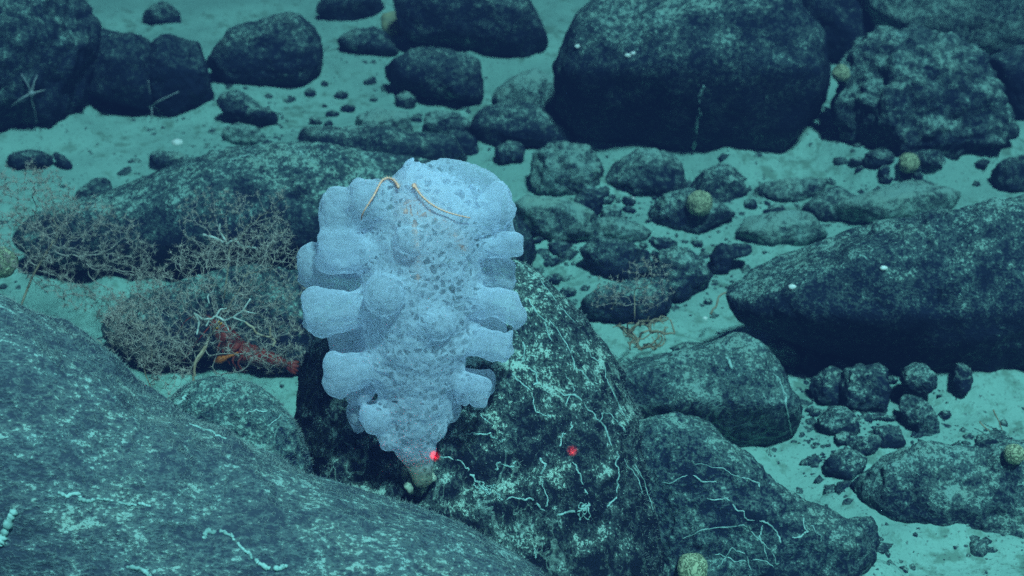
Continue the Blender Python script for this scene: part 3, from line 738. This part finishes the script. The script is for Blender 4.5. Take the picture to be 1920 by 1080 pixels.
for l, r in [([(1318,160),(1312,190),(1310,220),(1306,245),(1300,270),(1296,300)], .0016)]: worm('B11', l, r, 4)
for l, r in [([(560,283),(568,295),(590,305),(600,312)], .0011), ([(430,300),(470,290),(500,296)], .0008)]: worm('B17', l, r)
for l, r in [([(460,775),(480,768),(500,772)], .0010), ([(330,760),(345,750),(352,742)], .0012), ([(500,800),(530,775),(545,785)], .0007)]: worm('B21', l, r)
def crust(key, spots, name="tube_tangle", rad=8):
    R = ROCKS[key]
    for x, y, s_ in spots:
        mb = MB(); pts_ = []; q = np.array([x, y], float); h_ = RNG.uniform(0, 6.28)
        for k_ in range(int(70*s_)):                     # one long tube wound over the patch
            h_ += RNG.normal(0, 0.75); q = q+3.0*np.array([math.cos(h_), math.sin(h_)]); q += (np.array([x, y])-q)*0.06
            if np.linalg.norm((q-(x, y))/(1.6, 1.0)) > rad*s_*1.6: h_ += 1.2
            p_, n_ = hit(key, q[0], q[1], RNG.uniform(-0.0002, 0.0007))
            if p_ is not None: pts_.append(p_)
        if len(pts_) < 6: continue
        mb.tube(np.array(pts_), RNG.uniform(0.00022, 0.0006, len(pts_)), 5, 2); mb.build(name, M['tube'], R['o'], R['org'])
crust('S', [(906,915,1.0),(1098,958,1.1)])

# fine hydroid fuzz on the near rocks
M['fuzz'] = plain_mat("hydroid_fuzz", (0.40, 0.46, 0.40), (0.20, 0.24, 0.23), 150, trans=0.3)
def fuzz(key, n, lmin, lmax, zmin=0.15):
    R = ROCKS[key]; W, f = R['W'], R['f']; c = W[f].mean(1); a = W[f[:, 1]]-W[f[:, 0]]; b = W[f[:, 2]]-W[f[:, 0]]
    nn = np.cross(a, b); nn /= np.linalg.norm(nn, axis=1)[:, None]+1e-12
    view = (CAM-c); view /= np.linalg.norm(view, axis=1)[:, None]
    ok = np.where((nn[:, 2] > zmin) & ((nn*view).sum(1) > -0.25))[0]; pick = RNG.choice(ok, n)
    mb = MB()
    for q in pick:
        wv = RNG.dirichlet((1, 1, 1)); p_ = (W[f[q]]*wv[:, None]).sum(0); d = nn[q]+RNG.normal(0, 0.55, 3); d /= np.linalg.norm(d)
        mb.spike(p_, p_+d*RNG.uniform(lmin, lmax), 0.00018)
    o = mb.build("hydroid_fuzz", M['fuzz'], R['o'], R['org']); tag(o, kind="stuff")
fuzz('F1', 15000, 0.0010, 0.0036); fuzz('S', 6000, 0.0010, 0.0035); fuzz('B21', 2500, 0.001, 0.003)

# ------------------------------------------------------------------ bushy corals
M['coral'] = plain_mat("tan_coral", (0.50, 0.40, 0.33), (0.38, 0.32, 0.28), 120, trans=0.15)
M['polyp'] = plain_mat("coral_polyp", (0.56, 0.44, 0.35), (0.44, 0.38, 0.32), 120, trans=0.3)
M['stem'] = plain_mat("coral_stem", (0.26, 0.17, 0.10), (0.40, 0.30, 0.20), 200)
M['white'] = plain_mat("bare_coral", (0.50, 0.52, 0.46), (0.30, 0.30, 0.25), 140)
def coral(label, root, att, name="bushy_coral", step=0.0058, kill=0.0062, reach=0.05, r0=0.0009, tip=0.00010, pol=0.0048, npol=7, iters=100, cat="coral", group="bushy corals", cm='coral', pm='polyp', density=0.62):
    att = np.asarray(att); nodes = [np.asarray(root[0], float)]; par = [-1]
    for q in root[1:]: nodes.append(np.asarray(q, float)); par.append(len(nodes)-2)
    alive = np.ones(len(att), bool)
    for it in range(iters):
        if not alive.any(): break
        N = np.array(nodes); a = att[alive]
        dist = np.linalg.norm(a[:, None]-N[None], axis=2); near_ = dist.argmin(1); dm = dist.min(1)
        ok = dm < (reach if it > 25 else 1.0)
        if not ok.any(): break
        new = {}
        for k_ in np.where(ok)[0]:
            d = a[k_]-N[near_[k_]]; new.setdefault(near_[k_], []).append(d/(np.linalg.norm(d)+1e-9))
        for k_, ds in new.items():
            d = np.mean(ds, 0)+RNG.normal(0, 0.28, 3); d /= np.linalg.norm(d)+1e-9
            nodes.append(N[k_]+d*step*RNG.uniform(0.75, 1.2)); par.append(k_)
        N = np.array(nodes); ai = np.where(alive)[0]
        dn = np.linalg.norm(att[ai][:, None]-N[None], axis=2).min(1); alive[ai[dn < kill]] = False
    N = np.array(nodes); par = np.array(par); ch = np.zeros(len(N)); kids = [[] for _ in N]
    for k_ in range(len(N)-1, 0, -1): ch[par[k_]] += ch[k_]+1; kids[par[k_]].append(k_)
    rad = np.clip(tip*(1+ch)**0.32, tip, r0)
    o = thing(name, N[0], label, cat, group); br = MB(); stem = MB()
    # chains
    stack = [(0, None)]
    while stack:
        k_, pr = stack.pop(); chain = [pr, k_] if pr is not None else [k_]
        while kids[chain[-1]]:
            kk = sorted(kids[chain[-1]], key=lambda q: -ch[q]); 
            for e in kk[1:]: stack.append((e, chain[-1]))
            chain.append(kk[0])
        if len(chain) > 1: (stem if pr is None else br).tube(N[chain], np.minimum(rad[chain], rad[chain[1]]), 4, 2)
    if br.n: br.build("branch_web", M[cm], o, N[0])
    stem.build("stem", M['stem'] if cm == 'coral' else M[cm], o, N[0])
    if npol:
        pb = MB()
        for k_ in range(len(root), len(N)):
            if RNG.random() > density and kids[k_]: continue
            d = N[k_]-N[par[k_]]; d = d/(np.linalg.norm(d)+1e-9); d = d+RNG.normal(0, 0.7, 3); d /= np.linalg.norm(d)
            x = np.cross(d, RNG.normal(0, 1, 3)); x /= np.linalg.norm(x); y = np.cross(d, x); c = N[k_]+d*0.0008; L = pol*RNG.uniform(0.6, 1.25)
            pb.spike(c-d*0.0012, c+d*0.0008, 0.0005)
            for q in range(npol):
                an = 2*math.pi*(q+RNG.uniform(-.2, .2))/npol; e = math.cos(an)*x+math.sin(an)*y
                pb.spike(c, c+(e+d*RNG.uniform(0.0, 0.7))*L, 0.00023)
        pb.build("polyp_cover", M[pm], o, N[0])
    return o
def cloud(n, poly, t0, t1, tilt=0.0):
    poly = np.array(poly, float); out = []; lo, hi = poly.min(0), poly.max(0)
    while len(out) < n:
        p_ = RNG.uniform(lo, hi); c = False
        for a, b in zip(poly, np.roll(poly, -1, 0)):
            if (a[1] > p_[1]) != (b[1] > p_[1]) and p_[0] < (b[0]-a[0])*(p_[1]-a[1])/(b[1]-a[1])+a[0]: c = not c
        if c: out.append(P(p_[0], p_[1], RNG.uniform(t0, t1)+tilt*(hi[1]-p_[1])/(hi[1]-lo[1])))
    return np.array(out)
coral("wide tan bushy coral with star shaped polyps left of white sponge, over the shrimp", [P(368,735,1.29), P(362,705,1.30), P(368,680,1.305), P(385,655,1.31), P(392,630,1.315)],
      cloud(950, [(180,610),(230,540),(290,510),(320,470),(380,440),(470,430),(560,435),(580,520),(560,580),(580,640),(570,700),(480,690),(400,650),(300,700),(240,680),(190,650)], 1.25, 1.38))
coral("upright whitish tan bushy coral rising before the long low boulder", [P(420,560,1.40), P(428,500,1.40), P(430,470,1.40)],
      cloud(300, [(330,370),(400,350),(470,365),(540,350),(545,470),(500,500),(420,500),(360,490),(340,430)], 1.36, 1.44), pol=0.003)
coral("reddish tan bushy coral spreading over silt at the left edge", [P(30,600,1.42), P(60,520,1.42), P(90,470,1.42)],
      cloud(700, [(-40,330),(30,300),(120,310),(140,370),(230,390),(290,450),(300,520),(330,560),(220,600),(120,580),(60,520),(-40,500)], 1.36, 1.50))
coral("sparse tan bushy coral spilling down between corner boulder and sponge coral", [P(300,760,1.27), P(280,720,1.27), P(270,690,1.27)],
      cloud(320, [(180,590),(260,560),(330,620),(370,690),(340,720),(290,720),(230,660)], 1.24, 1.30))
coral("small tan bushy coral right of the sponge on a long dark cobble", [P(1190,600,1.40), P(1190,570,1.40), P(1190,545,1.40)],
      cloud(220, [(1110,520),(1160,510),(1200,480),(1255,480),(1265,560),(1230,590),(1160,580),(1110,580)], 1.37, 1.43), pol=0.0028, density=0.4)
coral("bare brown twiggy coral lying on silt right of the sponge rock", [P(1160,610,1.46), P(1175,625,1.46), P(1190,635,1.46)],
      cloud(200, [(1150,610),(1220,595),(1262,585),(1250,640),(1225,670),(1180,660)], 1.43, 1.49), npol=0, cm='stem', tip=0.0005)
wt = thing("dead_coral_branch", P(375,590,1.27), "knobbly pale bare coral branch with dark end crossing above the red shrimp", "coral branch"); mbw = MB(); mbd = MB(); mbe = MB(); mbg = MB()
def br(mb, l, r, t=1.265): 
    pp = [P(x, y, t+0.004*math.sin(x*0.05)) for x, y in jitter_line(l, 2, 2)]; mb.tube(pp, np.linspace(r, r*0.7, len(pp)), 6, 3)
for l, r in [([(363,588),(378,598),(398,598),(405,592),(415,580),(425,578)], .0009), ([(405,594),(420,600),(438,595),(455,583),(470,560)], .0009), ([(455,583),(480,588)], .0006), ([(366,590),(372,606),(369,628)], .0009), ([(438,596),(452,600),(460,604)], .0008), ([(392,570),(388,555),(400,545)], .0006), ([(386,612),(392,600)], .0006), ([(420,600),(425,612),(430,622)], .0006)]: br(mbw, l, r)
for mb_, l, r in [(mbd, [(460,604),(475,615),(490,630),(506,631),(507,614)], .0009), (mbe, [(510,635),(516,640),(512,650)], .0009), (mbg, [(385,650),(370,672),(364,690),(366,706)], .0012)]: br(mb_, l, r)
for mb_ in (mbe, mbg): mb_.build("dark_twig", M['stem'], wt, P(375,590,1.27))
mbw.build("twig", M['white'], wt, P(375,590,1.27)); mbd.build("dark_twig", M['stem'], wt, P(375,590,1.27))
hk = MB(); br(hk, [(572,618),(578,622),(582,632),(581,645),(575,652),(565,645)], .0011, 1.24); br(hk, [(577,652),(577,660)], .0014, 1.24)
ho = hk.build("coral_hook", M['white']); tag(ho, "bright white hooked coral twig beside the sponge's left lobes", "coral twig")
sk = MB(); br(sk, [(380,440),(425,455),(440,450),(452,460),(480,465)], .0011, 1.38); br(sk, [(425,455),(410,432),(412,420)], .0009, 1.38); br(sk, [(440,450),(448,448)], .0012, 1.38)
tag(sk.build("coral_twig", M['white']), "white forked coral twig before the long low boulder", "coral twig")
wh = MB(); br(wh, [(1332,590),(1342,575),(1347,556),(1362,548)], .0010, 1.52)
tag(wh.build("sea_whip", M['stem']), "thin black sea whip curving up at the large right boulder's tip", "sea whip")
for l, lb in [([(1862,768),(1872,790),(1880,808)], "thin straight twig standing in bright silt at right"), ([(1836,790),(1848,803),(1856,808)], "short twig lying in bright silt at right, lower of two")]:
    m2 = MB(); g_ = ghit(*l[-1]); td = float(np.dot(g_-CAM, FWD))-0.004; br(m2, l, .0006, td); tag(m2.build("twig", M['stem']), lb, "twig", "twigs in the silt")

# ------------------------------------------------------------------ red shrimp
M['red'] = plain_mat("shrimp_shell", (0.34, 0.040, 0.024), (0.22, 0.04, 0.025), 160, rough=0.45)
M['orange'] = plain_mat("orange_claw", (0.70, 0.17, 0.03), (0.5, 0.12, 0.02), 200, rough=0.5)
M['eye'] = plain_mat("shrimp_eye", (0.95, 0.42, 0.05), (0.8, 0.3, 0.03), 300, rough=0.2, spec=0.5)
tsh = 1.345
sp0 = P(470, 660, tsh); shr = thing("shrimp", sp0, "red shrimp half hidden under the tan bushy coral", "shrimp")
c1 = [P(x, y, tsh) for x, y in [(398,602),(408,612),(420,626),(432,642),(446,656)]]
c2 = [P(x, y, tsh+dz) for x, y, dz in [(446,656,0),(462,662,.002),(480,667,.004),(500,672,.008),(518,677,.012),(534,683,.016)]]
m1 = MB(); m1.tube(c1, [.0014,.0050,.0072,.0082,.0078], 12, 4); m1.spike(c1[1], P(390,588,tsh-.004), .0011); m1.build("carapace", M['red'], shr, sp0)
m1 = MB()
pp = np.array(c2); seg = np.linspace(0, 5, 30); pp = np.stack([np.interp(seg, range(6), pp[:, k_]) for k_ in range(3)], 1)
m1.tube(pp, np.interp(seg, range(6), [.0078,.0075,.0068,.0059,.0049,.0034])*(1+0.07*np.cos(seg*2*math.pi*1.2)), 12, 1); m1.build("abdomen", M['red'], shr, sp0)
m1 = MB()
for dx, dy in ((26, -4), (28, 5), (24, 13), (20, 19)): m1.tube([P(534,683,tsh+.016), P(534+dx*.6,683+dy*.6,tsh+.017), P(534+dx,683+dy,tsh+.018)], [.0012,.0024,.0008], 8, 3)
m1.build("tail_fan", M['red'], shr, sp0)
for x, y in ((412, 606), (406, 613)):
    m1 = MB(); m1.blob(P(x, y, tsh-.006), [.0017]*3, 2, 0); m1.build("eye", M['eye'], shr, sp0)
for j, (x, y) in enumerate([(420,640),(428,650),(436,660),(446,668),(456,674)]):
    m1 = MB(); e = (x-12+4*j, y+26); m1.tube([P(x, y-8, tsh-.004), P(x-10, y+8, tsh-.008), P(e[0], e[1], tsh-.004)], [.0009,.0007,.0004], 6, 3); m1.build("leg", M['red'], shr, sp0)
m1 = MB(); m1.tube([P(446,662,tsh-.006), P(430,668,tsh-.009), P(420,672,tsh-.010)], [.0011,.0012,.0016], 8, 3); m1.tube([P(424,671,tsh-.010), P(412,675,tsh-.011), P(401,678,tsh-.011)], [.0018,.0031,.0010], 10, 4); m1.spike(P(412,672,tsh-.011), P(399,672,tsh-.011), .0010); m1.build("claw", M['orange'], shr, sp0)
for l in ([(402,600),(380,590),(350,600),(330,630)], [(400,604),(370,640),(345,676)]):
    m1 = MB(); m1.tube([P(x, y, tsh-.01) for x, y in l], [.0005,.0004,.0003,.0002][:len(l)], 5, 4); m1.build("antenna", M['red'], shr, sp0)

# ------------------------------------------------------------------ ball sponges, block sponge, other small life
def ball_mat():
    m = NT("ball_sponge_skin"); co = m.coords()
    v = m.noise(co, 330, 2, 0.4, 0.8); r_ = m.math('ABSOLUTE', m.math('SUBTRACT', v, 0.5)); g_ = m.ramp(r_, 0.015, 0.07)
    col = m.mix(g_, (0.16, 0.18, 0.09, 1), (0.44, 0.46, 0.27, 1))
    bp = m.n("ShaderNodeBump", {"Strength": 0.8, "Distance": 0.0015, "Height": g_})
    b = m.n("ShaderNodeBsdfPrincipled", {"Base Color": col, "Roughness": 0.85, "Normal": bp.outputs[0]}); m.t.links.new(b.outputs[0], m.out.inputs[0]); return m.m
M['ball'] = ball_mat()
def ball(label, px, py, r, t, sq=1.0):
    c = P(px, py, t); k_ = t/FPX; v, f = ico(5); d = 1+0.14*fbm(v*1.5+px, 3, 3)+0.05*fbm(v*9+px, 3, 5)
    q = v*d[:, None]*np.array([1, 1, sq])*r*k_; q[:, 2] = np.where(q[:, 2] < -0.7*r*k_, -0.7*r*k_+0.3*(q[:, 2]+0.7*r*k_), q[:, 2])
    o = link("ball_sponge", mesh_from("ball_sponge", q, f, M['ball']), None, c); tag(o, label, "sponge", "yellow ball sponges")
def tof(key, px, py): p_, _ = hit(key, px, py); return float(np.dot(p_-CAM, FWD))
ball("big yellow ball sponge sitting on a wide low cobble right of the sponge", 1311, 382, 25, tof('c7', 1311, 385)-0.004)
ball("yellow ball sponge between the huge black block and the lumpy boulder", 1577, 138, 17, tof('B13', 1600, 150)-0.006)
ball("dull yellow ball sponge on silt below the lumpy boulder", 1704, 306, 20, gtof(1704, 322)-0.006)
ball("yellow grooved ball sponge cut by the bottom edge on the webbed boulder", 1298, 1066, 29, tof('B24', 1298, 1066)-0.004)
ball("pale yellow ball sponge on the grainy mound at the right edge", 1902, 852, 20, tof('B26', 1902, 858)-0.006)
ball("whitish ball sponge cut by the left edge beside the reddish coral", 2, 492, 30, 1.44)
M['block'] = plain_mat("block_sponge_skin", (0.36, 0.36, 0.20), (0.26, 0.28, 0.18), 120)
rock('block', 'block_sponge', "yellowish squarish sponge standing between two black boulders at the top edge", [(716,28),(735,22),(758,26),(762,50),(757,66),(735,68),(718,62)], M['block'], thick=0.8, sub=4, box=0.5, cat="sponge", knob=0.02, skirt=False, facets=0)
M['pale_star'] = plain_mat("pale_star_skin", (0.40, 0.42, 0.40), (0.25, 0.28, 0.28), 300)
def star(label, key, c, arms):
    p0, n0 = hit(key, *c, 0.004); o = thing("brittle_star", p0, label, "brittle star", "pale brittle stars"); td = float(np.dot(p0-CAM, FWD))
    m1 = MB(); m1.blob(p0, [.0032]*3, 2, 0.1); m1.build("disc", M['pale_star'], o, p0)
    for l in arms:
        pts_ = [p0]
        for x, y in l:
            h_, _ = hit(key, x, y, 0.002); tt = td if h_ is None else max(td-0.03, min(td+0.03, float(np.dot(h_-CAM, FWD)))); pts_.append(P(x, y, tt-0.002))
        m1 = MB(); m1.tube(pts_, np.linspace(.0011, .0004, len(pts_)), 6, 4); m1.build("arm", M['pale_star'], o, p0)
star("pale five armed brittle star clinging to the top left mottled boulder", 'B1', (58,172), [[(50,155),(40,138)],[(64,155),(70,140)],[(40,185),(20,200)],[(60,190),(66,212),(68,230)],[(72,172),(85,168)]])
star("pale thin armed brittle star at the foot of the rounded black boulder", 'B2b', (286,193), [[(281,175),(278,150)],[(305,186),(335,172)],[(268,188),(248,178)],[(285,205),(284,225)],[(296,205),(305,215)]])
def bits(label, spots, key=None, name="shell", cat="shell", group="white shells"):
    for (x, y, r), lb in zip(spots, label):
        p_ = hit(key, x, y)[0] if key else ghit(x, y)
        if p_ is None: continue
        m1 = MB(); k_ = float(np.dot(p_-CAM, FWD))/FPX; m1.blob(p_, [r*k_, r*k_*0.8, r*k_*0.7], 2, 0.25, int(x)); o = m1.build(name, M['shellw'], None, p_); o.location = p_; tag(o, lb, cat, group)
M['shellw'] = plain_mat("shell_white", (0.85, 0.84, 0.78), (0.7, 0.7, 0.62), 300)
bits(["bright white shell, left of a touching pair on the huge black block", "bright white shell, right of a touching pair on the huge black block", "pale blunt shell low on the huge block's right face", "yellowish white shell on the block's upper left shoulder"], [(1177,104,6),(1187,100,5),(1540,263,11),(1083,87,6)], 'B11')
bits(["white flat shell on the back of the very large right boulder", "pale round shell near the left tip of the very large right boulder"], [(1657,503,8),(1486,538,8)], 'B25')
bits(["white shell crumb on silt near the rubble heap", "white shell crumb at the right coral's silt patch", "broken white shell on silt left of the long boulder"], [(1185,373,6),(1322,597,5),(332,268,11)])

# ------------------------------------------------------------------ the vehicle's two red sighting lasers
for (px, py, s_) in ((815, 854, 1.0), (1073, 845, 1.0)):
    p_, n_ = hit('S', px, py); L = D.lights.new("laser", 'SPOT'); lo = D.objects.new("laser", L); COL.objects.link(lo)
    d = p_-CAM; d /= np.linalg.norm(d); lo.location = p_-d*0.42
    lo.rotation_euler = Vector(-d).to_track_quat('Z', 'Y').to_euler()
    L.spot_size = math.radians(1.0); L.spot_blend = 1.0; L.color = (1, 0.0, 0.02); L.energy = 60; L.shadow_soft_size = 0.0008

# ------------------------------------------------------------------ sea water haze
hz = MB(); x0, x1, y0, y1, z0, z1 = -12, 12, -8, 17, -1.3, 0.95
hz.add([(x, y, z) for z in (z0, z1) for y in (y0, y1) for x in (x0, x1)], [(0,2,3,1),(4,5,7,6),(0,1,5,4),(2,6,7,3),(0,4,6,2),(1,3,7,5)])
hm = NT("sea_water"); pv = hm.n("ShaderNodeVolumePrincipled", {"Color": (0.024, 0.030, 0.086, 1), "Density": 0.65, "Anisotropy": 0.2}); hm.t.links.new(pv.outputs[0], hm.out.inputs["Volume"])
ho = hz.build("haze", hm.m); tag(ho, "blue green sea water haze", None, None, "stuff")
